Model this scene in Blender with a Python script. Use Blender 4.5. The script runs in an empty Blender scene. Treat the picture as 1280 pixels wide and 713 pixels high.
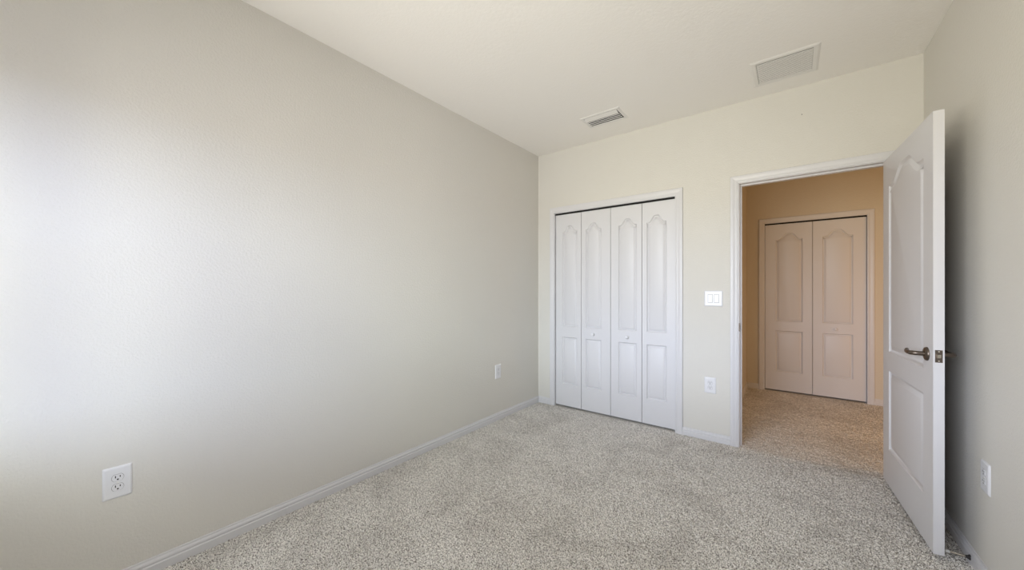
import bpy, bmesh, math, random
import numpy as np
from mathutils import Vector, Matrix
random.seed(4)
sc = bpy.context.scene
C = sc.collection

# ---------------------------------------------------------------- camera
F = 453.26
cam_d = bpy.data.cameras.new('camera')
cam_d.sensor_fit = 'HORIZONTAL'; cam_d.sensor_width = 36.0
cam_d.lens = 36.0 * F / 1280.0
cam_d.shift_y = (362.38 - 356.5) / 1280.0
cam_d.clip_start = 0.02
cam = bpy.data.objects.new('camera', cam_d); C.objects.link(cam)
cam.location = (2.2382, -3.3862, 1.2518)
cam.rotation_euler = (math.pi / 2, 0, 0.6564)
sc.camera = cam

# ---------------------------------------------------------------- dimensions (metres)
W = 2.8975; H = 2.74; YF = -3.85          # room width, ceiling height, window wall
WT = 0.115                                # partition thickness
CL, CR, CZ = 0.210, 1.4335, 2.073         # closet opening
DL, DR, DZ = 1.912, 2.757, 2.094          # doorway between the jambs
HX0, HX1, HY = 1.785, 5.2, 2.131          # hallway
QL, QR, QZ = 1.972, 2.898, 2.075          # hallway closet opening
WX0, WX1, WZ0, WZ1 = 0.40, 2.10, 0.76, 2.10   # window in the wall behind the camera

# ---------------------------------------------------------------- world, lights, exposure
world = bpy.data.worlds.new('world'); sc.world = world; world.use_nodes = True
nt = world.node_tree; nt.nodes.clear()
wo = nt.nodes.new('ShaderNodeOutputWorld'); bg = nt.nodes.new('ShaderNodeBackground')
tc = nt.nodes.new('ShaderNodeTexCoord'); sp = nt.nodes.new('ShaderNodeSeparateXYZ')
def wmath(op, a, b):
    n = nt.nodes.new('ShaderNodeMath'); n.operation = op
    for i, v in enumerate((a, b)):
        if isinstance(v, (int, float)): n.inputs[i].default_value = v
        else: nt.links.new(v, n.inputs[i])
    return n.outputs[0]
def wramp(stops, fac):
    r = nt.nodes.new('ShaderNodeValToRGB'); el = r.color_ramp.elements
    el[0].position, el[0].color = stops[0][0], (*stops[0][1], 1)
    el[1].position, el[1].color = stops[-1][0], (*stops[-1][1], 1)
    for p_, c_ in stops[1:-1]:
        e = el.new(p_); e.color = (*c_, 1)
    nt.links.new(fac, r.inputs[0]); return r.outputs[0]
def wmix(fac, a, b):
    m = nt.nodes.new('ShaderNodeMix'); m.data_type = 'RGBA'
    nt.links.new(fac, m.inputs[0]); nt.links.new(a, m.inputs[6]); nt.links.new(b, m.inputs[7]); return m.outputs[2]
nt.links.new(tc.outputs['Generated'], sp.inputs[0])
# compass angle seen from the window: 0.5 = straight out of the room
azim = wmath('ADD', wmath('MULTIPLY', wmath('ARCTAN2', sp.outputs['X'], wmath('MULTIPLY', sp.outputs['Y'], -1.0)), 1 / (2 * math.pi)), 0.5)
P_ = lambda deg: deg / 360 + 0.5
# sunlit warm ground, hazy blue-white sky band, side sectors dimmed or raised to shape light on the left wall
ground = wramp([(0, (0.716, 0.674, 0.564)), (P_(-20), (0.716, 0.674, 0.564)), (P_(-10), (0.797, 0.778, 0.694)), (P_(10), (0.797, 0.778, 0.694)), (P_(20), (0.60, 0.593, 0.602)),
                (P_(36), (0.60, 0.593, 0.602)), (P_(44), (0.0, 0.0, 0.02)), (P_(57), (0.0, 0.0, 0.02)), (P_(63), (0.383, 0.377, 0.389)), (1, (0.383, 0.377, 0.389))], azim)
skyb = wramp([(0, (0.792, 0.841, 0.961)), (P_(-20), (0.792, 0.841, 0.961)), (P_(-10), (0.894, 0.985, 1.16)), (P_(10), (0.894, 0.985, 1.16)), (P_(20), (0.715, 0.804, 0.83)),
              (P_(36), (0.715, 0.804, 0.83)), (P_(44), (0.20, 0.26, 0.55)), (P_(57), (0.20, 0.26, 0.55)), (P_(63), (1.129, 1.263, 1.355)), (1, (1.129, 1.263, 1.355))], azim)
zen = wramp([(0, (0.17, 0.18, 0.19)), (1, (0.17, 0.18, 0.19))], azim)
nearg = wramp([(0, (0.50, 0.48, 0.43)), (P_(20), (0.50, 0.48, 0.43)), (P_(44), (0.10, 0.10, 0.10)), (1, (0.10, 0.10, 0.10))], azim)
n2g = wmath('MINIMUM', wmath('MAXIMUM', wmath('ADD', wmath('MULTIPLY', sp.outputs['Z'], 8.0), 3.6), 0.0), 1.0)
g2s = wmath('MINIMUM', wmath('MAXIMUM', wmath('ADD', wmath('MULTIPLY', sp.outputs['Z'], 25.0), 0.5), 0.0), 1.0)
s2z = wmath('MINIMUM', wmath('MAXIMUM', wmath('MULTIPLY', wmath('SUBTRACT', sp.outputs['Z'], 0.325), 20.0), 0.0), 1.0)
nt.links.new(wmix(s2z, wmix(g2s, wmix(n2g, nearg, ground), skyb), zen), bg.inputs['Color'])
bg.inputs['Strength'].default_value = 20.0
nt.links.new(bg.outputs[0], wo.inputs[0])

def area(name, loc, rot, sx, sy, power, col, portal=False, shape='RECTANGLE'):
    l = bpy.data.lights.new(name, 'AREA'); l.shape = shape; l.size = sx; l.size_y = sy
    l.energy = power; l.color = col
    if portal: l.cycles.is_portal = True
    o = bpy.data.objects.new(name, l); C.objects.link(o); o.location = loc; o.rotation_euler = rot
    return o
# daylight enters through the window behind the camera (portal guides the sky light)
area('window_daylight_portal', ((WX0 + WX1) / 2, YF - 0.17, (WZ0 + WZ1) / 2), (math.pi / 2, 0, 0),
     WX1 - WX0, WZ1 - WZ0, 1, (1, 1, 1), portal=True)
# warm light reaching the hallway from the rooms to its right
area('hallway_light', (3.95, 0.45, 1.1), (math.pi / 2, 0, math.radians(42)), 0.7, 1.5, 11.5, (1.0, 0.55, 0.19))

sc.view_settings.view_transform = 'Standard'; sc.view_settings.look = 'None'
sc.view_settings.gamma = 1.0; sc.view_settings.use_curve_mapping = False
sc.view_settings.exposure = 0.08

# ---------------------------------------------------------------- helpers
def lin(r, g, b):
    f = lambda c: (c / 255) / 12.92 if c / 255 <= 0.04045 else ((c / 255 + 0.055) / 1.055) ** 2.4
    return (f(r), f(g), f(b), 1)

def mat(name, col, rough=0.5, metal=0.0, bumps=(), var=None, spec=0.5):
    """bumps: list of (scale, distance, detail); var: (scale, amount) tint variation"""
    m = bpy.data.materials.new(name); m.use_nodes = True
    t = m.node_tree; b = t.nodes['Principled BSDF']
    b.inputs['Base Color'].default_value = col
    b.inputs['Roughness'].default_value = rough; b.inputs['Metallic'].default_value = metal
    b.inputs['Specular IOR Level'].default_value = spec
    co = t.nodes.new('ShaderNodeTexCoord'); prev = None
    for (s, d, det) in bumps:
        n = t.nodes.new('ShaderNodeTexNoise'); n.inputs['Scale'].default_value = s
        n.inputs['Detail'].default_value = det; n.inputs['Roughness'].default_value = 0.55
        t.links.new(co.outputs['Object'], n.inputs['Vector'])
        bp = t.nodes.new('ShaderNodeBump'); bp.inputs['Distance'].default_value = d
        bp.inputs['Strength'].default_value = 1.0
        t.links.new(n.outputs['Fac'], bp.inputs['Height'])
        if prev: t.links.new(prev.outputs['Normal'], bp.inputs['Normal'])
        prev = bp
    if prev: t.links.new(prev.outputs['Normal'], b.inputs['Normal'])
    if var:
        n = t.nodes.new('ShaderNodeTexNoise'); n.inputs['Scale'].default_value = var[0]
        t.links.new(co.outputs['Object'], n.inputs['Vector'])
        r = t.nodes.new('ShaderNodeValToRGB')
        a = var[1]
        r.color_ramp.elements[0].position = 0.3; r.color_ramp.elements[1].position = 0.7
        r.color_ramp.elements[0].color = tuple(c * (1 - a) for c in col[:3]) + (1,)
        r.color_ramp.elements[1].color = tuple(min(1, c * (1 + a)) for c in col[:3]) + (1,)
        t.links.new(n.outputs['Fac'], r.inputs[0]); t.links.new(r.outputs[0], b.inputs['Base Color'])
    return m

M = {}
M['wall'] = mat('greige_wall_paint', lin(217, 214, 207), 0.62, bumps=((95, 0.0020, 3),), var=(1.3, 0.01), spec=0.35)
M['ceiling'] = mat('ceiling_paint', lin(248, 245, 240), 0.8, bumps=((60, 0.0012, 4),), spec=0.2)
M['hall_wall'] = mat('hallway_wall_paint', lin(212, 204, 189), 0.65, bumps=((95, 0.0016, 3),), spec=0.3)
M['trim'] = mat('white_trim_paint', lin(215, 214, 216), 0.38)
M['door'] = mat('white_door_paint', lin(217, 216, 218), 0.42, bumps=((120, 0.00018, 3),))
M['plastic'] = mat('white_plastic', lin(228, 228, 231), 0.3)
M['slot'] = mat('dark_slot', lin(40, 38, 38), 0.6)
M['slot2'] = mat('shadow_gap_grey', lin(135, 133, 132), 0.8)  # grey painted in for gap shade on outlets and switch; also colours the nail
M['gap'] = mat('gap_shade_black', lin(18, 16, 16), 0.8)  # near-black painted in as shade of the closet head gap and latch hole
M['nickel'] = mat('satin_nickel', lin(112, 102, 94), 0.34, metal=1.0, bumps=((300, 0.00005, 2),))
M['nickel_bright'] = mat('bright_nickel', lin(215, 208, 196), 0.25, metal=1.0)
M['vent'] = mat('white_enamel', lin(236, 234, 230), 0.4)
M['duct'] = mat('duct_interior', lin(92, 88, 84), 0.8)
M['filter'] = mat('filter_media', lin(120, 118, 120), 0.9, bumps=((200, 0.001, 2),))
M['closet_in'] = mat('closet_interior_paint', lin(200, 194, 184), 0.8)
M['rubber'] = mat('white_rubber', lin(235, 235, 232), 0.5)
M['frame'] = mat('window_frame_white', lin(238, 238, 238), 0.35)

def carpet_mat():
    m = bpy.data.materials.new('speckled_carpet'); m.use_nodes = True
    t = m.node_tree; b = t.nodes['Principled BSDF']
    b.inputs['Roughness'].default_value = 1.0; b.inputs['Specular IOR Level'].default_value = 0.05
    co = t.nodes.new('ShaderNodeTexCoord')
    n1 = t.nodes.new('ShaderNodeTexNoise'); n1.inputs['Scale'].default_value = 190; n1.inputs['Detail'].default_value = 4
    n1.inputs['Roughness'].default_value = 0.7
    r1 = t.nodes.new('ShaderNodeValToRGB'); e = r1.color_ramp.elements
    e[0].position = 0.43; e[0].color = lin(118, 112, 106)
    e[1].position = 0.57; e[1].color = lin(250, 246, 240)
    k = e.new(0.5); k.color = lin(238, 234, 228)
    n2 = t.nodes.new('ShaderNodeTexNoise'); n2.inputs['Scale'].default_value = 2.6; n2.inputs['Detail'].default_value = 3
    n2.inputs['Distortion'].default_value = 0.8
    r2 = t.nodes.new('ShaderNodeValToRGB'); e = r2.color_ramp.elements
    e[0].position = 0.36; e[0].color = (0.86, 0.855, 0.85, 1)  # broad darker patches: shading of leaning pile put into the colour
    e[1].position = 0.56; e[1].color = (1, 1, 1, 1)
    mx = t.nodes.new('ShaderNodeMix'); mx.data_type = 'RGBA'; mx.blend_type = 'MULTIPLY'
    mx.inputs['Factor'].default_value = 1.0
    for n in (n1, n2): t.links.new(co.outputs['Object'], n.inputs['Vector'])
    t.links.new(n1.outputs['Fac'], r1.inputs[0]); t.links.new(n2.outputs['Fac'], r2.inputs[0])
    t.links.new(r1.outputs[0], mx.inputs[6]); t.links.new(r2.outputs[0], mx.inputs[7])
    t.links.new(mx.outputs[2], b.inputs['Base Color'])
    n3 = t.nodes.new('ShaderNodeTexNoise'); n3.inputs['Scale'].default_value = 220; n3.inputs['Detail'].default_value = 2
    t.links.new(co.outputs['Object'], n3.inputs['Vector'])
    bp = t.nodes.new('ShaderNodeBump'); bp.inputs['Distance'].default_value = 0.004
    t.links.new(n3.outputs['Fac'], bp.inputs['Height']); t.links.new(bp.outputs['Normal'], b.inputs['Normal'])
    return m
M['carpet'] = carpet_mat()

def glass_mat():
    m = bpy.data.materials.new('clear_window_glass'); m.use_nodes = True
    t = m.node_tree; t.nodes.clear()
    o = t.nodes.new('ShaderNodeOutputMaterial'); mx = t.nodes.new('ShaderNodeMixShader')
    a = t.nodes.new('ShaderNodeBsdfTransparent'); g = t.nodes.new('ShaderNodeBsdfGlossy')
    g.inputs['Roughness'].default_value = 0.02; mx.inputs[0].default_value = 0.06
    t.links.new(a.outputs[0], mx.inputs[1]); t.links.new(g.outputs[0], mx.inputs[2]); t.links.new(mx.outputs[0], o.inputs[0])
    return m
M['glass'] = glass_mat()

def obj(name, bm, m, parent=None, smooth=None):
    me = bpy.data.meshes.new(name)
    bmesh.ops.recalc_face_normals(bm, faces=bm.faces)
    if smooth is not None:
        for f in bm.faces: f.smooth = True
        for e in bm.edges:
            if len(e.link_faces) == 2 and e.calc_face_angle(0) > math.radians(smooth): e.smooth = False
    bm.to_mesh(me); bm.free()
    for mm in (m if isinstance(m, (list, tuple)) else [m]): me.materials.append(mm)
    o = bpy.data.objects.new(name, me); C.objects.link(o)
    if parent: o.parent = parent
    return o

def tag(o, label, cat, group=None, kind=None):
    o['label'] = label; o['category'] = cat
    if group: o['group'] = group
    if kind: o['kind'] = kind
    return o

def thing(name, label, cat, loc=(0, 0, 0), rotz=0.0, group=None, kind=None):
    o = bpy.data.objects.new(name, None); C.objects.link(o)
    o.empty_display_size = 0.1
    o.location = loc; o.rotation_euler = (0, 0, rotz)
    return tag(o, label, cat, group, kind)

def box(bm, x0, x1, y0, y1, z0, z1, bev=0.0, seg=2, mi=0):
    n = bmesh.new()
    bmesh.ops.create_cube(n, size=1)
    for v in n.verts:
        v.co = Vector(((x0 + x1) / 2 + v.co.x * (x1 - x0), (y0 + y1) / 2 + v.co.y * (y1 - y0), (z0 + z1) / 2 + v.co.z * (z1 - z0)))
    if bev: bmesh.ops.bevel(n, geom=n.edges[:], offset=bev, segments=seg, affect='EDGES', profile=0.5)
    for f in n.faces: f.material_index = mi
    merge(bm, n)

def merge(bm, n, mtx=None):
    if mtx is not None: bmesh.ops.transform(n, matrix=mtx, verts=n.verts)
    me = bpy.data.meshes.new('tmp'); n.to_mesh(me); n.free(); bm.from_mesh(me); bpy.data.meshes.remove(me)

def sweep(bm, prof, path, close_path=False):
    """prof: list of (a, b); path: list of functions (a,b)->Vector giving ring positions; caps at the ends"""
    rings = [[bm.verts.new(fn(a, b)) for a, b in prof] for fn in path]
    n = len(prof)
    for i in range(len(rings) - 1):
        for j in range(n):
            bm.faces.new((rings[i][j], rings[i][(j + 1) % n], rings[i + 1][(j + 1) % n], rings[i + 1][j]))
    bm.faces.new(rings[0][::-1]); bm.faces.new(rings[-1])

def lathe(bm, prof, mtx, seg=32, sy=1.0):
    """prof: (r, h) pairs from axis to axis, turned about local z"""
    rings = []
    for r, h in prof:
        if r < 1e-6: rings.append([bm.verts.new(mtx @ Vector((0, 0, h)))])
        else: rings.append([bm.verts.new(mtx @ Vector((r * math.cos(2 * math.pi * k / seg), sy * r * math.sin(2 * math.pi * k / seg), h))) for k in range(seg)])
    for a, b in zip(rings, rings[1:]):
        for k in range(seg):
            k2 = (k + 1) % seg
            if len(a) == 1 and len(b) == 1: continue
            if len(a) == 1: bm.faces.new((a[0], b[k], b[k2]))
            elif len(b) == 1: bm.faces.new((a[k], b[0], a[k2]))
            else: bm.faces.new((a[k], b[k], b[k2], a[k2]))

def tube(bm, pts, radii, seg=16, flat=1.0):
    """tapered tube along pts; flat squashes it in z"""
    pts = [Vector(p) for p in pts]; rings = []
    for i, p in enumerate(pts):
        d = (pts[min(i + 1, len(pts) - 1)] - pts[max(i - 1, 0)]).normalized()
        up = Vector((0, 0, 1)) if abs(d.z) < 0.9 else Vector((1, 0, 0))
        s = d.cross(up).normalized(); u = s.cross(d).normalized()
        r = radii[i]
        rings.append([bm.verts.new(p + s * r * math.cos(2 * math.pi * k / seg) + u * r * flat * math.sin(2 * math.pi * k / seg)) for k in range(seg)])
    for a, b in zip(rings, rings[1:]):
        for k in range(seg): bm.faces.new((a[k], a[(k + 1) % seg], b[(k + 1) % seg], b[k]))
    bm.faces.new(rings[0]); bm.faces.new(rings[-1][::-1])

# ---------------------------------------------------------------- room shell
def walls(name, boxes, m, label):
    bm = bmesh.new()
    for b in boxes: box(bm, *b)
    return tag(obj(name, bm, m), label, 'wall', kind='structure')

TOP = H + 0.12
walls('wall_left', [(-0.12, 0, YF - 0.2, 0.95, -0.1, TOP)], M['wall'], 'long plain greige wall on the left with the two outlets low on it')
walls('wall_right', [(W, W + 0.12, YF - 0.2, 0.0, -0.1, TOP)], M['wall'], 'greige wall on the right behind the open white door')
walls('wall_back', [(0, CL, 0, WT, -0.1, TOP), (CL, CR, 0, WT, CZ, TOP), (CR, DL - 0.02, 0, WT, -0.1, TOP),
                    (DL - 0.02, DR + 0.02, 0, WT, DZ + 0.02, TOP), (DR + 0.02, HX1, 0, WT, -0.1, TOP)], M['wall'],
      'greige far wall holding the closet and the doorway')
walls('wall_window', [(0, WX0, YF - 0.2, YF, -0.1, TOP), (WX1, W, YF - 0.2, YF, -0.1, TOP),
                      (WX0, WX1, YF - 0.2, YF, -0.1, WZ0), (WX0, WX1, YF - 0.2, YF, WZ1, TOP)], M['wall'],
      'greige wall behind the camera with the window')
walls('wall_closet', [(0.0, HX0 - WT, 0.75, 0.95, -0.1, TOP)], M['closet_in'], 'inside back wall of the bedroom closet behind the bifold doors')
walls('wall_hallway_left', [(HX0 - WT, HX0, WT, HY, -0.1, TOP)], M['hall_wall'], 'left end wall of the hallway seen as a thin sliver past the doorway jamb')
walls('wall_hallway_back', [(HX0 - WT, QL, HY, HY + 0.115, -0.1, TOP), (QR, HX1, HY, HY + 0.115, -0.1, TOP),
                            (QL, QR, HY, HY + 0.115, QZ, TOP), (QL - 0.115, QL, HY + 0.115, HY + 0.7, -0.1, TOP),
                            (QR, QR + 0.115, HY + 0.115, HY + 0.7, -0.1, TOP), (QL - 0.115, QR + 0.115, HY + 0.7, HY + 0.8, -0.1, TOP)],
      M['hall_wall'], 'tan lit hallway wall facing the doorway around the hallway closet')
walls('wall_hallway_right', [(HX1, HX1 + 0.1, 0, HY + 0.115, -0.1, TOP)], M['hall_wall'], 'far right end wall of the hallway out of view')
bm = bmesh.new(); box(bm, -0.12, HX1 + 0.1, YF - 0.2, HY + 0.8, H, H + 0.1)
tag(obj('ceiling', bm, M['ceiling']), 'off-white flat ceiling with two air vents', 'ceiling', kind='structure')

# carpet: pile modelled as a fine height field
def carpet():
    rng = np.random.default_rng(3)
    me_v, me_f = [], []; off = 0
    def patch(x0, x1, y0, y1, step, amp):
        nonlocal off
        nx = int(round((x1 - x0) / step)) + 1; ny = int(round((y1 - y0) / step)) + 1
        X, Y = np.meshgrid(np.linspace(x0, x1, nx), np.linspace(y0, y1, ny))
        h = np.zeros((ny, nx))
        if amp:
            a = rng.normal(size=(ny + 4, nx + 4))
            b = sum(a[i:i + ny + 2, j:j + nx + 2] for i in range(3) for j in range(3)) / 3
            h = a[2:2 + ny, 2:2 + nx] * 0.45 + b[1:1 + ny, 1:1 + nx] * 0.9
            h = np.clip(h, -2.2, 2.0) * amp
            e = np.minimum(np.minimum(X - x0, x1 - X), np.minimum(Y - y0, y1 - Y))
            h *= np.clip(e / 0.01, 0, 1)
            X = X + rng.normal(size=X.shape) * step * 0.25 * (e > step); Y = Y + rng.normal(size=Y.shape) * step * 0.25 * (e > step)
        me_v.append(np.stack([X, Y, h], -1).reshape(-1, 3))
        i = np.arange(nx - 1)[None, :] + np.arange(ny - 1)[:, None] * nx + off
        me_f.append(np.stack([i, i + 1, i + nx + 1, i + nx], -1).reshape(-1, 4))
        off += nx * ny
    patch(0.0, W, -3.2, 0.0, 0.0036, 0.0026)
    patch(0.0, W, YF, -3.2, 0.05, 0.0)
    patch(HX0, 3.2, 0.0, HY, 0.007, 0.0024)
    patch(3.2, HX1, 0.0, HY, 0.05, 0.0)
    patch(0.0, HX0, 0.0, 0.95, 0.05, 0.0)
    patch(HX0, 3.2, HY, HY + 0.7, 0.05, 0.0)
    v = np.concatenate(me_v).astype(np.float32); f = np.concatenate(me_f).astype(np.int32)
    me = bpy.data.meshes.new('floor')
    me.vertices.add(len(v)); me.vertices.foreach_set('co', v.ravel())
    me.loops.add(f.size); me.loops.foreach_set('vertex_index', f.ravel())
    me.polygons.add(len(f)); me.polygons.foreach_set('loop_start', np.arange(0, f.size, 4, dtype=np.int32))
    me.update(calc_edges=True); me.validate()
    me.polygons.foreach_set('use_smooth', np.ones(len(me.polygons), dtype=bool))
    me.materials.append(M['carpet'])
    o = bpy.data.objects.new('floor', me); C.objects.link(o)
    return tag(o, 'speckled light grey-beige cut-pile carpet running through the room and doorway', 'carpet', kind='structure')
carpet()

# baseboards: profile (distance from wall, height)
BP = [(0, 0), (0.0135, 0), (0.0135, 0.036), (0.0100, 0.0400), (0.0100, 0.0440), (0.0125, 0.0480),
      (0.0110, 0.0550), (0.0060, 0.0610), (0.0060, 0.0670), (0.0045, 0.0690), (0.0, 0.0690)]
def baseboard(name, a, b, n, label):
    """a, b: 2D ends on the wall; n: inward normal"""
    bm = bmesh.new(); n = Vector((n[0], n[1], 0))
    sweep(bm, BP, [(lambda d, h, p=p: Vector((p[0], p[1], h)) + n * d) for p in (a, b)])
    return tag(obj(name, bm, M['trim']), label, 'baseboard', kind='structure')
baseboard('baseboard_left', (0, YF), (0, 0), (1, 0), 'white moulded baseboard along the foot of the long left wall')
baseboard('baseboard_right', (W, YF), (W, 0), (-1, 0), 'white moulded baseboard on the right wall running behind the open door')
baseboard('baseboard_back_left', (0.0135, 0), (CL - 0.052, 0), (0, -1), 'tiny white baseboard stub between the left corner and the closet casing')
baseboard('baseboard_back', (CR + 0.062, 0), (DL - 0.062, 0), (0, -1), 'short white baseboard between the closet and the doorway')
baseboard('baseboard_window', (0.0135, YF), (W - 0.0135, YF), (0, 1), 'white baseboard under the window behind the camera')
baseboard('baseboard_hallway_left', (HX0, WT), (HX0, HY), (1, 0), 'shaded white baseboard on the left end of the hallway')
baseboard('baseboard_hallway_back_left', (HX0 + 0.0135, HY), (QL - 0.057, HY), (0, -1), 'short shaded baseboard left of the hallway closet')
baseboard('baseboard_hallway_back', (QR + 0.057, HY), (HX1, HY), (0, -1), 'warm-lit baseboard right of the hallway closet')

# door casings: profile (offset across the width from the inner edge, projection from the wall)
def casing(name, xl, xr, zt, y, w, label, wl=None, th=0.016, back=0.0):
    wl = wl or w
    prof = [(0, back), (0, -0.009), (0.12, -0.010), (0.22, -0.0125), (0.40, -0.0125),
            (0.70, -th), (0.95, -th), (1.0, -0.013), (1.0, back)]
    bm = bmesh.new()
    sweep(bm, prof, [
        lambda a, b: Vector((xl - a * wl, y + b, 0.0)), lambda a, b: Vector((xl - a * wl, y + b, zt + a * w)),
        lambda a, b: Vector((xr + a * w, y + b, zt + a * w)), lambda a, b: Vector((xr + a * w, y + b, 0.0))])
    return tag(obj(name, bm, M['trim']), label, 'door casing', kind='structure')
casing('trim_1', CL, CR, CZ, 0.0, 0.062, 'white moulded casing framing the four-leaf bedroom closet', wl=0.052)
casing('trim_2', DL - 0.005, DR + 0.005, DZ + 0.005, 0.0, 0.057, 'white moulded casing framing the doorway to the hallway')
casing('trim_3', QL, QR, QZ, HY, 0.057, 'warm-lit white casing framing the closet across the hallway')

# doorway jamb with stop (one lining)
bm = bmesh.new()
J0, J1 = -0.001, WT + 0.001
box(bm, DL - 0.02, DL, J0, J1, 0, DZ + 0.02); box(bm, DR, DR + 0.02, J0, J1, 0, DZ + 0.02); box(bm, DL, DR, J0, J1, DZ, DZ + 0.02)
box(bm, DL, DL + 0.012, 0.040, 0.075, 0, DZ - 0.012); box(bm, DR - 0.012, DR, 0.040, 0.075, 0, DZ - 0.012)
box(bm, DL, DR, 0.040, 0.075, DZ - 0.012, DZ)
jamb = tag(obj('trim_4', bm, M['trim']), 'white jamb lining of the doorway with its door stop strip', 'door jamb', kind='structure')
bm = bmesh.new(); box(bm, DL, DL + 0.0016, 0.004, 0.034, 0.915, 0.985, 0.0007, 1); box(bm, DL - 0.0045, DL + 0.0016, -0.0045, 0.006, 0.922, 0.985, 0.0007, 1)
sp_ = obj('strike_plate', bm, M['nickel'], jamb); sp_['label'] = 'dark metal strike plate on the jamb'
bm = bmesh.new(); box(bm, DL + 0.0014, DL + 0.0019, 0.012, 0.028, 0.935, 0.965); obj('latch_hole', bm, M['gap'], sp_)  # black patch on the plate, painted as the shaded hole
casing_h = bmesh.new()
# closet linings, track channel coloured near-black for the shaded gap above the bifold leaves
for nm, a, b, zt, y0, lab in (('trim_5', CL, CR, CZ, 0.0, 'white lining and head track of the bedroom closet opening'),
                              ('trim_6', QL, QR, QZ, HY, 'lining and head track of the hallway closet opening')):
    bm = bmesh.new()
    box(bm, a - 0.0, a + 0.003, y0 - 0.0005, y0 + WT, 0, zt); box(bm, b - 0.003, b, y0 - 0.0005, y0 + WT, 0, zt)
    box(bm, a, b, y0 - 0.0005, y0 + WT, zt - 0.003, zt)
    o = tag(obj(nm, bm, M['trim']), lab, 'closet lining', kind='structure')
    bm = bmesh.new(); box(bm, a + 0.003, b - 0.003, y0 + 0.012, y0 + 0.016, zt - 0.02, zt - 0.003); box(bm, a + 0.003, b - 0.003, y0 + 0.046, y0 + 0.05, zt - 0.02, zt - 0.003)
    box(bm, a + 0.003, b - 0.003, y0 + 0.012, y0 + 0.05, zt - 0.006, zt - 0.003)
    t = obj('track', bm, M['gap'], o); t['label'] = 'metal sliding track coloured black as the shaded head gap'
casing_h.free()

# ---------------------------------------------------------------- moulded panel doors
def outline(x0, x1, z0, zs, rise, n=28):
    """closed outline counter-clockwise seen from the front; the top follows a raised-cosine arch"""
    pts = [(x0, z0), (x1, z0), (x1, zs)]
    if rise > 0:
        for k in range(1, n):
            t = k / n; u = min(t, 1 - t)
            q = min(1.0, max(0.0, (u - 0.10) / 0.30)); q = q * q * (3 - 2 * q)
            s = 0.80 * q + 0.20 * math.sin(math.pi * min(1, max(0, (t - 0.10) / 0.80))) ** 1.0 * q
            pts.append((x1 + (x0 - x1) * t, zs + rise * s))
    pts.append((x0, zs))
    return pts

def inset(pts, d):
    out = []; n = len(pts)
    for i in range(n):
        p0, p, p1 = Vector(pts[i - 1]), Vector(pts[i]), Vector(pts[(i + 1) % n])
        a = (p - p0).normalized(); b = (p1 - p).normalized()
        na = Vector((-a.y, a.x)); nb = Vector((-b.y, b.x)); m = (na + nb).normalized()
        out.append(tuple(p + m * (d / max(0.45, m.dot(na)))))
    return out

PROF = [(0.0, 0.0), (0.0015, 0.0024), (0.009, 0.0085), (0.012, 0.0098), (0.0145, 0.0098), (0.0175, 0.0086), (0.034, 0.0020), (0.038, 0.0012)]
def panel_face(bm, w, h, panels, y, sgn, k=1.0):
    """one moulded face at y, outward direction sgn along -y; panels: outlines"""
    def V(p, d): return bm.verts.new((p[0], y + sgn * d, p[1]))
    rect = [V(p, 0) for p in ((0, 0), (w, 0), (w, h), (0, h))]
    edges = [bm.edges.new((rect[i], rect[(i + 1) % 4])) for i in range(4)]
    for o in panels:
        rings = []
        for off, dep in PROF:
            rings.append([V(p, dep * (1.35 if k < 1 else 1.1)) for p in inset(o, off * k)])
        n = len(o)
        edges += [bm.edges.new((rings[0][i], rings[0][(i + 1) % n])) for i in range(n)]
        for a, b in zip(rings, rings[1:]):
            for i in range(n): bm.faces.new((a[i], a[(i + 1) % n], b[(i + 1) % n], b[i]))
        bm.faces.new(rings[-1])
    bmesh.ops.triangle_fill(bm, use_beauty=True, use_dissolve=False, edges=edges)
    return rect

def leaf(w, h, th, panels, k=1.0):
    """slab from y=0 (front) to y=th, x 0..w, z 0..h, moulded on both faces"""
    bm = bmesh.new()
    a = panel_face(bm, w, h, panels, 0.0, 1, k); b = panel_face(bm, w, h, panels, th, -1, k)
    for i in range(4): bm.faces.new((a[i], a[(i + 1) % 4], b[(i + 1) % 4], b[i]))
    ed = [e for e in bm.edges if len(e.link_faces) == 2 and all(v in a + b for v in e.verts) and e.calc_face_angle(0) > 1.2]
    bmesh.ops.bevel(bm, geom=ed, offset=0.0012, segments=2, affect='EDGES')
    return bm

def knob(bm_loc, parent, m):
    bm = bmesh.new()
    mt = Matrix.Translation(bm_loc) @ Matrix.Rotation(math.pi / 2, 4, 'X')
    lathe(bm, [(0, 0), (0.0085, 0), (0.0075, 0.004), (0.0060, 0.009), (0.0085, 0.014), (0.0140, 0.018), (0.0160, 0.0225), (0.0145, 0.027), (0.008, 0.030), (0, 0.031)], mt)
    return obj('knob', bm, m, parent, smooth=50)

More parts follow.
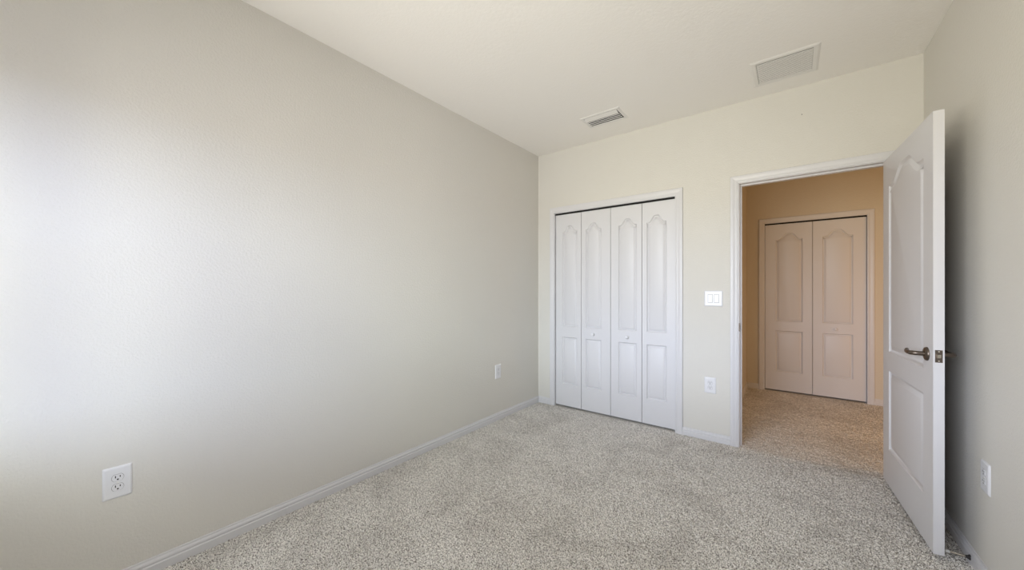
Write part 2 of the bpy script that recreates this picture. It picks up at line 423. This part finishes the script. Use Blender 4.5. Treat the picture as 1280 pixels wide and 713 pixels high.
LZ0, LZ1 = 0.018, 2.058
YL = 0.018
def bifold(name, label, xs, y0, z1, panels_x, knob_x, zp, arch, th=0.032, k=0.85):
    """xs: leaf boundaries; panels_x: (x0,x1) per leaf in world x"""
    root = thing(name, label, 'closet door', ((xs[0] + xs[-1]) / 2, y0, LZ0), kind='structure')
    for i, (a, b) in enumerate(zip(xs, xs[1:])):
        g = 0.0022
        x0, x1 = a + g, b - g
        px0, px1 = panels_x[i]
        P = [outline(px0 - x0, px1 - x0, zp[0] - LZ0, zp[1] - LZ0, 0), outline(px0 - x0, px1 - x0, zp[2] - LZ0, zp[3] - LZ0, arch)]
        bm = leaf(x1 - x0, z1 - LZ0, th, P, k)
        lf = obj('door_leaf', bm, M['door'], root, smooth=40)
        lf.location = (x0 - root.location.x, 0, 0)
        for kx, kz in knob_x:
            if x0 < kx < x1:
                kn = knob(Vector((kx - x0, 0, kz - LZ0)), lf, M['plastic'])
                kn['label'] = 'round white knob'
    return root
X4 = [CL + 0.006, 0.519, 0.835, 1.138, CR + 0.004]
ZP = (0.245, 0.748, 0.862, 1.870)
bifold('door_2', 'left folding pair of white arched-panel closet doors next to the left corner', X4[:3], YL, LZ1,
       [(0.300, 0.470), (0.568, 0.738)], [(0.655, 0.800)], ZP, 0.062)
bifold('door_3', 'right folding pair of white arched-panel closet doors next to the light switch', X4[2:], YL, LZ1,
       [(0.914, 1.090), (1.182, 1.356)], [(1.004, 0.800)], ZP, 0.062)
bifold('door_4', 'white folding closet door pair across the hallway seen through the doorway in warm light', [QL + 0.004, 2.4365, QR - 0.004], HY + 0.018, LZ1,
       [(2.085, 2.345), (2.525, 2.785)], [(2.64, 0.800)], ZP, 0.072)

# open hinged door: local x runs from the hinge edge (0) to the latch edge, local y=0 is the hallway face
A = Vector((2.715, -0.023)); B = Vector((2.7605, -0.855)); dv = (B - A)
DWID = dv.length; ang = math.atan2(dv.y, dv.x)
d1 = thing('door_1', 'white two-panel door with a lever handle standing open against the right wall', 'door', (A.x, A.y, 0.025), ang, kind='structure')
DTH = 0.036; DH = 2.083 - 0.025
P = [outline(0.125, 0.712, 0.226, 0.719, 0), outline(0.125, 0.712, 0.839, 1.876, 0.085, 40)]
bm = leaf(DWID, DH, DTH, P, 1.2)
dl = obj('door_leaf', bm, M['door'], d1, smooth=40)
# faceplate and latch on the edge
HZ = 0.943 - 0.025
bm = bmesh.new(); box(bm, DWID - 0.001, DWID + 0.0012, 0.006, 0.030, HZ - 0.029, HZ + 0.029, 0.0007, 1)
fp = obj('latch_plate', bm, M['nickel'], d1); fp['label'] = 'dark nickel latch faceplate on the door edge'
bm = bmesh.new()
vs = [bm.verts.new(c) for c in ((DWID, 0.011, HZ - 0.008), (DWID, 0.025, HZ - 0.008), (DWID, 0.025, HZ + 0.008), (DWID, 0.011, HZ + 0.008),
                                (DWID + 0.010, 0.011, HZ - 0.0075), (DWID + 0.002, 0.025, HZ - 0.0075), (DWID + 0.002, 0.025, HZ + 0.0075), (DWID + 0.010, 0.011, HZ + 0.0075))]
for f in ((0, 1, 2, 3), (4, 5, 6, 7), (0, 1, 5, 4), (1, 2, 6, 5), (2, 3, 7, 6), (3, 0, 4, 7)): bm.faces.new([vs[i] for i in f])
lb = obj('latch_bolt', bm, M['nickel_bright'], fp); lb['label'] = 'bright bevelled latch bolt'
for z in (HZ - 0.022, HZ + 0.022):
    bm = bmesh.new(); lathe(bm, [(0, 0), (0.0032, 0), (0.003, 0.0006), (0, 0.0009)], Matrix.Translation((DWID + 0.0011, 0.018, z)) @ Matrix.Rotation(math.pi / 2, 4, 'Y'), 12)
    obj('screw', bm, M['nickel_bright'], fp)
HS = DWID - 0.072
for side, yb in ((-1, 0.0), (1, DTH)):
    hd = bpy.data.objects.new('lever_handle', None); C.objects.link(hd); hd.parent = d1; hd.location = (HS, yb, HZ); hd.empty_display_size = 0.03
    rot = Matrix.Rotation(math.pi / 2 if side < 0 else -math.pi / 2, 4, 'X')
    bm = bmesh.new()
    lathe(bm, [(0, 0), (0.0325, 0), (0.0325, 0.004), (0.030, 0.008), (0.024, 0.0105), (0.016, 0.012), (0, 0.012)], rot, 40)
    obj('rose', bm, M['nickel'], hd, smooth=45)
    bm = bmesh.new()
    s = side
    tube(bm, [(0, s * 0.010, 0), (0, s * 0.030, 0), (-0.002, s * 0.042, 0), (-0.010, s * 0.050, 0), (-0.022, s * 0.053, -0.001), (-0.045, s * 0.053, -0.002),
              (-0.070, s * 0.052, -0.001), (-0.086, s * 0.049, 0.002), (-0.097, s * 0.046, 0.006), (-0.104, s * 0.043, 0.010)],
         [0.011, 0.0105, 0.011, 0.0110, 0.0105, 0.0098, 0.0095, 0.0090, 0.0072, 0.0030], 20)
    obj('lever', bm, M['nickel'], hd, smooth=50)

# rigid stop screwed to the baseboard behind the door
ST = (W - 0.0135, -0.800, 0.029)
ds = thing('door_stop', 'small metal door stop screwed to the right baseboard behind the open door', 'door stop', ST)
RX = Matrix.Rotation(-math.pi / 2, 4, 'Y')
bm = bmesh.new(); lathe(bm, [(0, -0.001), (0.0125, -0.001), (0.0120, 0.002), (0.008, 0.006), (0.0055, 0.014), (0, 0.014)], RX, 24)
b_ = obj('base', bm, M['slot'], ds, smooth=50); b_['label'] = 'dark flared base'
SL = 0.062
bm = bmesh.new()
lathe(bm, [(0, 0.006), (0.0042, 0.006), (0.0042, SL), (0, SL)], RX, 16)
obj('rod', bm, M['nickel_bright'], ds, smooth=50)
bm = bmesh.new(); lathe(bm, [(0, SL - 0.001), (0.0062, SL - 0.001), (0.0072, SL + 0.004), (0.0068, SL + 0.011), (0, SL + 0.0125)], RX, 24)
t_ = obj('bumper_tip', bm, M['rubber'], ds, smooth=50); t_['label'] = 'white rubber tip'

# ---------------------------------------------------------------- outlets and switch (local: wall plane y=0, front -y)
def plate_bm(w, h):
    bm = bmesh.new(); n = bmesh.new()
    th = 0.0065; b = 0.008
    prof = [(0, 0.0), (0, -0.0015), (b * 0.35, -0.0045), (b * 0.8, -th), (b * 1.2, -th)]
    rings = []
    for o, y in prof:
        r = []
        for sx, sz in ((-1, -1), (1, -1), (1, 1), (-1, 1)):
            cx, cz = sx * (w / 2 - 0.004), sz * (h / 2 - 0.004); rr = max(0.004 - o * 0.2, 0.001)
            a0 = {(-1, -1): 180, (1, -1): 270, (1, 1): 0, (-1, 1): 90}[(sx, sz)]
            for q in range(4):
                a = math.radians(a0 + q * 30); x = cx + 0.004 * math.cos(a); z = cz + 0.004 * math.sin(a)
                x -= sx * o; z -= sz * o; r.append(bm.verts.new((x, y, z)))
        rings.append(r)
    for a, c in zip(rings, rings[1:]):
        for i in range(16): bm.faces.new((a[i], a[(i + 1) % 16], c[(i + 1) % 16], c[i]))
    bm.faces.new(rings[-1]); bm.faces.new(rings[0][::-1]); n.free()
    return bm
def prism(bm, pts, y0, y1, bev=0.0):
    n = bmesh.new()
    a = [n.verts.new((x, y0, z)) for x, z in pts]; b = [n.verts.new((x, y1, z)) for x, z in pts]; k = len(pts)
    n.faces.new(a); n.faces.new(b[::-1])
    for i in range(k): n.faces.new((a[i], a[(i + 1) % k], b[(i + 1) % k], b[i]))
    merge(bm, n)
def outlet(loc, rz, label, w=0.086, h=0.132):
    r = thing('wall_outlet', label, 'outlet', loc, rz, group='duplex wall outlets')
    obj('cover_plate', plate_bm(w, h), M['plastic'], r, smooth=40)
    for cz in (0.0197, -0.0197):
        # round receptacle face with flattened top and bottom
        pts = []
        for k in range(40):
            a = 2 * math.pi * k / 40; x = 0.0172 * math.cos(a); z = 0.0172 * math.sin(a); z = max(-0.0138, min(0.0138, z))
            pts.append((x, cz + z))
        bm = bmesh.new(); prism(bm, [(x * 1.06, cz + (z - cz) * 1.07) for x, z in pts], -0.0060, -0.00685)  # grey ring, shade of the gap put into its colour
        f = obj('receptacle_shade_ring', bm, M['slot2'], r); f['label'] = 'thin grey ring painted as the shadow gap around the receptacle'
        bm = bmesh.new(); prism(bm, pts, -0.0060, -0.0085)
        f = obj('receptacle', bm, M['plastic'], r)
        for nm, x0, x1, z0, z1 in (('slot', -0.0082, -0.0054, -0.0002, 0.0092), ('slot', 0.0054, 0.0082, 0.0008, 0.0086)):
            bm = bmesh.new(); box(bm, x0, x1, -0.0089, -0.0070, cz + z0, cz + z1); obj(nm, bm, M['slot'], f)
        pts = [(0.0028 * math.cos(math.radians(a)), cz - 0.0066 + 0.0030 * math.sin(math.radians(a))) for a in range(180, 361, 20)] + [(0.0028, cz - 0.0040), (-0.0028, cz - 0.0040)]
        bm = bmesh.new(); prism(bm, pts, -0.0089, -0.0070); obj('ground_hole', bm, M['slot'], f)
    bm = bmesh.new(); lathe(bm, [(0, 0), (0.0034, 0), (0.0028, 0.001), (0, 0.0014)], Matrix.Translation((0, -0.0064, 0)) @ Matrix.Rotation(math.pi / 2, 4, 'X'), 16)
    obj('screw', bm, M['vent'], r, smooth=50)
    return r
outlet((0, -3.191, 0.446), math.pi / 2, 'large white duplex outlet in the left foreground, low on the long left wall')
outlet((0, -0.702, 0.464), math.pi / 2, 'white outlet at the far end of the left wall near the corner')
outlet((1.705, 0, 0.459), 0, 'white outlet below the light switch between the closet and the doorway')
outlet((W, -0.926, 0.450), -math.pi / 2, 'white outlet on the right wall just beyond the open door edge')

sw = thing('light_switch', 'white double rocker light switch on the wall between closet and doorway', 'light switch', (1.729, 0, 1.179))
obj('cover_plate', plate_bm(0.136, 0.130), M['plastic'], sw, smooth=40)
for cx in (-0.023, 0.023):
    bm = bmesh.new(); box(bm, cx - 0.0175, cx + 0.0175, -0.0067, -0.0060, -0.0345, 0.0345)
    g = obj('rocker_gap_shade', bm, M['slot2'], sw)  # grey slab behind the rocker, painted as the shade in its gap
    bm = bmesh.new()
    n = bmesh.new()
    pr = [(-0.006, -0.032), (-0.0112, -0.032), (-0.0082, 0.0), (-0.0072, 0.032), (-0.006, 0.032)]
    a = [n.verts.new((cx - 0.0155, y, z)) for y, z in pr]; b = [n.verts.new((cx + 0.0155, y, z)) for y, z in pr]
    n.faces.new(a); n.faces.new(b[::-1])
    for i in range(5): n.faces.new((a[i], a[(i + 1) % 5], b[(i + 1) % 5], b[i]))
    merge(bm, n); obj('rocker', bm, M['plastic'], sw)

# ---------------------------------------------------------------- ceiling vents
def frame_bm(x0, x1, y0, y1, fl, drop=0.006, depth=0.0):
    """flange ring below the ceiling; inner edge turned up"""
    bm = bmesh.new()
    prof = [(0, 0), (0, -0.0012), (0.35, -drop), (0.85, -drop), (1.0, -drop * 0.7), (1.0, 0)]
    rings = []
    for (cx, cy, sx, sy) in ((x0, y0, 1, 1), (x1, y0, -1, 1), (x1, y1, -1, -1), (x0, y1, 1, -1)):
        rings.append([bm.verts.new((cx + sx * a * fl, cy + sy * a * fl, b)) for a, b in prof])
    k = len(prof)
    for i in range(4):
        for j in range(k):
            bm.faces.new((rings[i][j], rings[i][(j + 1) % k], rings[(i + 1) % 4][(j + 1) % k], rings[(i + 1) % 4][j]))
    return bm
# supply register
rv = thing('supply_vent', 'small white ceiling register with dark open louvres near the closet', 'air vent', (0.952, -0.412, H))
hx, hy = 0.150, 0.092
obj('frame', frame_bm(-hx - 0.024, hx + 0.024, -hy - 0.024, hy + 0.024, 0.026), M['vent'], rv)
bm = bmesh.new(); box(bm, -hx, hx, -hy, hy, -0.0012, -0.0004); b_ = obj('duct_shade_sheet', bm, M['slot'], rv); b_['label'] = 'flat dark sheet painted as the shaded duct opening'  # closed sheet under the ceiling, duct shade put into its colour
def blade(bm, yc, wid, tilt, x0, x1, z=-0.006, curve=0.0015):
    n = 5; th = 0.0012; top, bot = [], []
    for k in range(n):
        t = k / (n - 1) - 0.5
        y = yc + t * wid * math.cos(tilt); zz = z + t * wid * math.sin(tilt) - curve * (1 - 4 * t * t)
        top.append((y, zz)); bot.append((y, zz - th))
    pr = top + bot[::-1]
    sweep(bm, pr, [lambda a, b, x=x: Vector((x, a, b)) for x in (x0, x1)])
for i, (yc, wid, tl) in enumerate(((-0.058, 0.052, -12), (-0.008, 0.0075, -10), (0.021, 0.0075, -10), (0.050, 0.0075, -10), (0.079, 0.0075, -10))):
    bm = bmesh.new(); blade(bm, yc, wid, math.radians(tl), -hx + 0.004, hx - 0.006); obj('louvre_blade', bm, M['vent'], rv, smooth=40)
# return grille
rg = thing('return_vent', 'larger white return air grille with fine slats above the doorway', 'air vent', (2.200, -0.360, H))
gx, gy = 0.149, 0.142
obj('frame', frame_bm(-gx - 0.032, gx + 0.032, -gy - 0.034, gy + 0.034, 0.034), M['vent'], rg)
bm = bmesh.new(); box(bm, -gx, gx, -gy, gy, -0.0012, -0.0004); b_ = obj('filter', bm, M['filter'], rg); b_['label'] = 'pale grey backing behind the slats'
ns = 15
for i in range(ns):
    yc = -gy + 0.002 + (i + 0.5) * (2 * gy - 0.010) / ns
    bm = bmesh.new(); blade(bm, yc, 0.0120, math.radians(-3), -gx + 0.004, gx - 0.003, z=-0.0050, curve=0.0004); obj('slat', bm, M['vent'], rg, smooth=40)
for x in (-gx - 0.016, gx + 0.016):
    bm = bmesh.new(); lathe(bm, [(0, 0), (0.0035, 0), (0.003, 0.0012), (0, 0.0018)], Matrix.Translation((x, 0, -0.0058)) @ Matrix.Rotation(math.pi, 4, 'X'), 14)
    obj('screw', bm, M['vent'], rg, smooth=50)

# little nail left in the wall above the doorway
bm = bmesh.new(); lathe(bm, [(0, -0.004), (0.0018, -0.004), (0.0018, 0.006), (0.0036, 0.0065), (0.0034, 0.0075), (0, 0.008)],
                        Matrix.Translation((2.299, 0, 2.529)) @ Matrix.Rotation(math.pi / 2, 4, 'X'), 16)
tag(obj('nail', bm, M['slot2'], smooth=50), 'tiny nail head high on the wall above the doorway', 'nail')

# ---------------------------------------------------------------- window behind the camera
wn = thing('window_1', 'white framed window behind the camera letting in the daylight', 'window', ((WX0 + WX1) / 2, YF - 0.15, WZ0), kind='structure')
hw = (WX1 - WX0) / 2; wh = WZ1 - WZ0; fw = 0.035
bm = bmesh.new()
for b in ((-hw, -hw + fw, -0.02, 0.03, 0, wh), (hw - fw, hw, -0.02, 0.03, 0, wh), (-hw + fw, hw - fw, -0.02, 0.03, 0, fw), (-hw + fw, hw - fw, -0.02, 0.03, wh - fw, wh),
          (-0.025, 0.025, -0.02, 0.03, fw, wh - fw), (-hw + fw, -0.025, -0.01, 0.02, wh / 2 - 0.018, wh / 2 + 0.018), (0.025, hw - fw, -0.01, 0.02, wh / 2 - 0.018, wh / 2 + 0.018)):
    box(bm, *b)
obj('window_frame', bm, M['frame'], wn)
bm = bmesh.new(); box(bm, -hw + fw, -0.025, 0.003, 0.007, fw, wh - fw); obj('pane', bm, M['glass'], wn)
bm = bmesh.new(); box(bm, 0.025, hw - fw, 0.003, 0.007, fw, wh - fw); obj('pane', bm, M['glass'], wn)
bm = bmesh.new(); box(bm, -hw - 0.03, hw + 0.03, 0.031, 0.175, -0.02, 0.004, 0.003)
obj('window_sill', bm, M['trim'], wn)
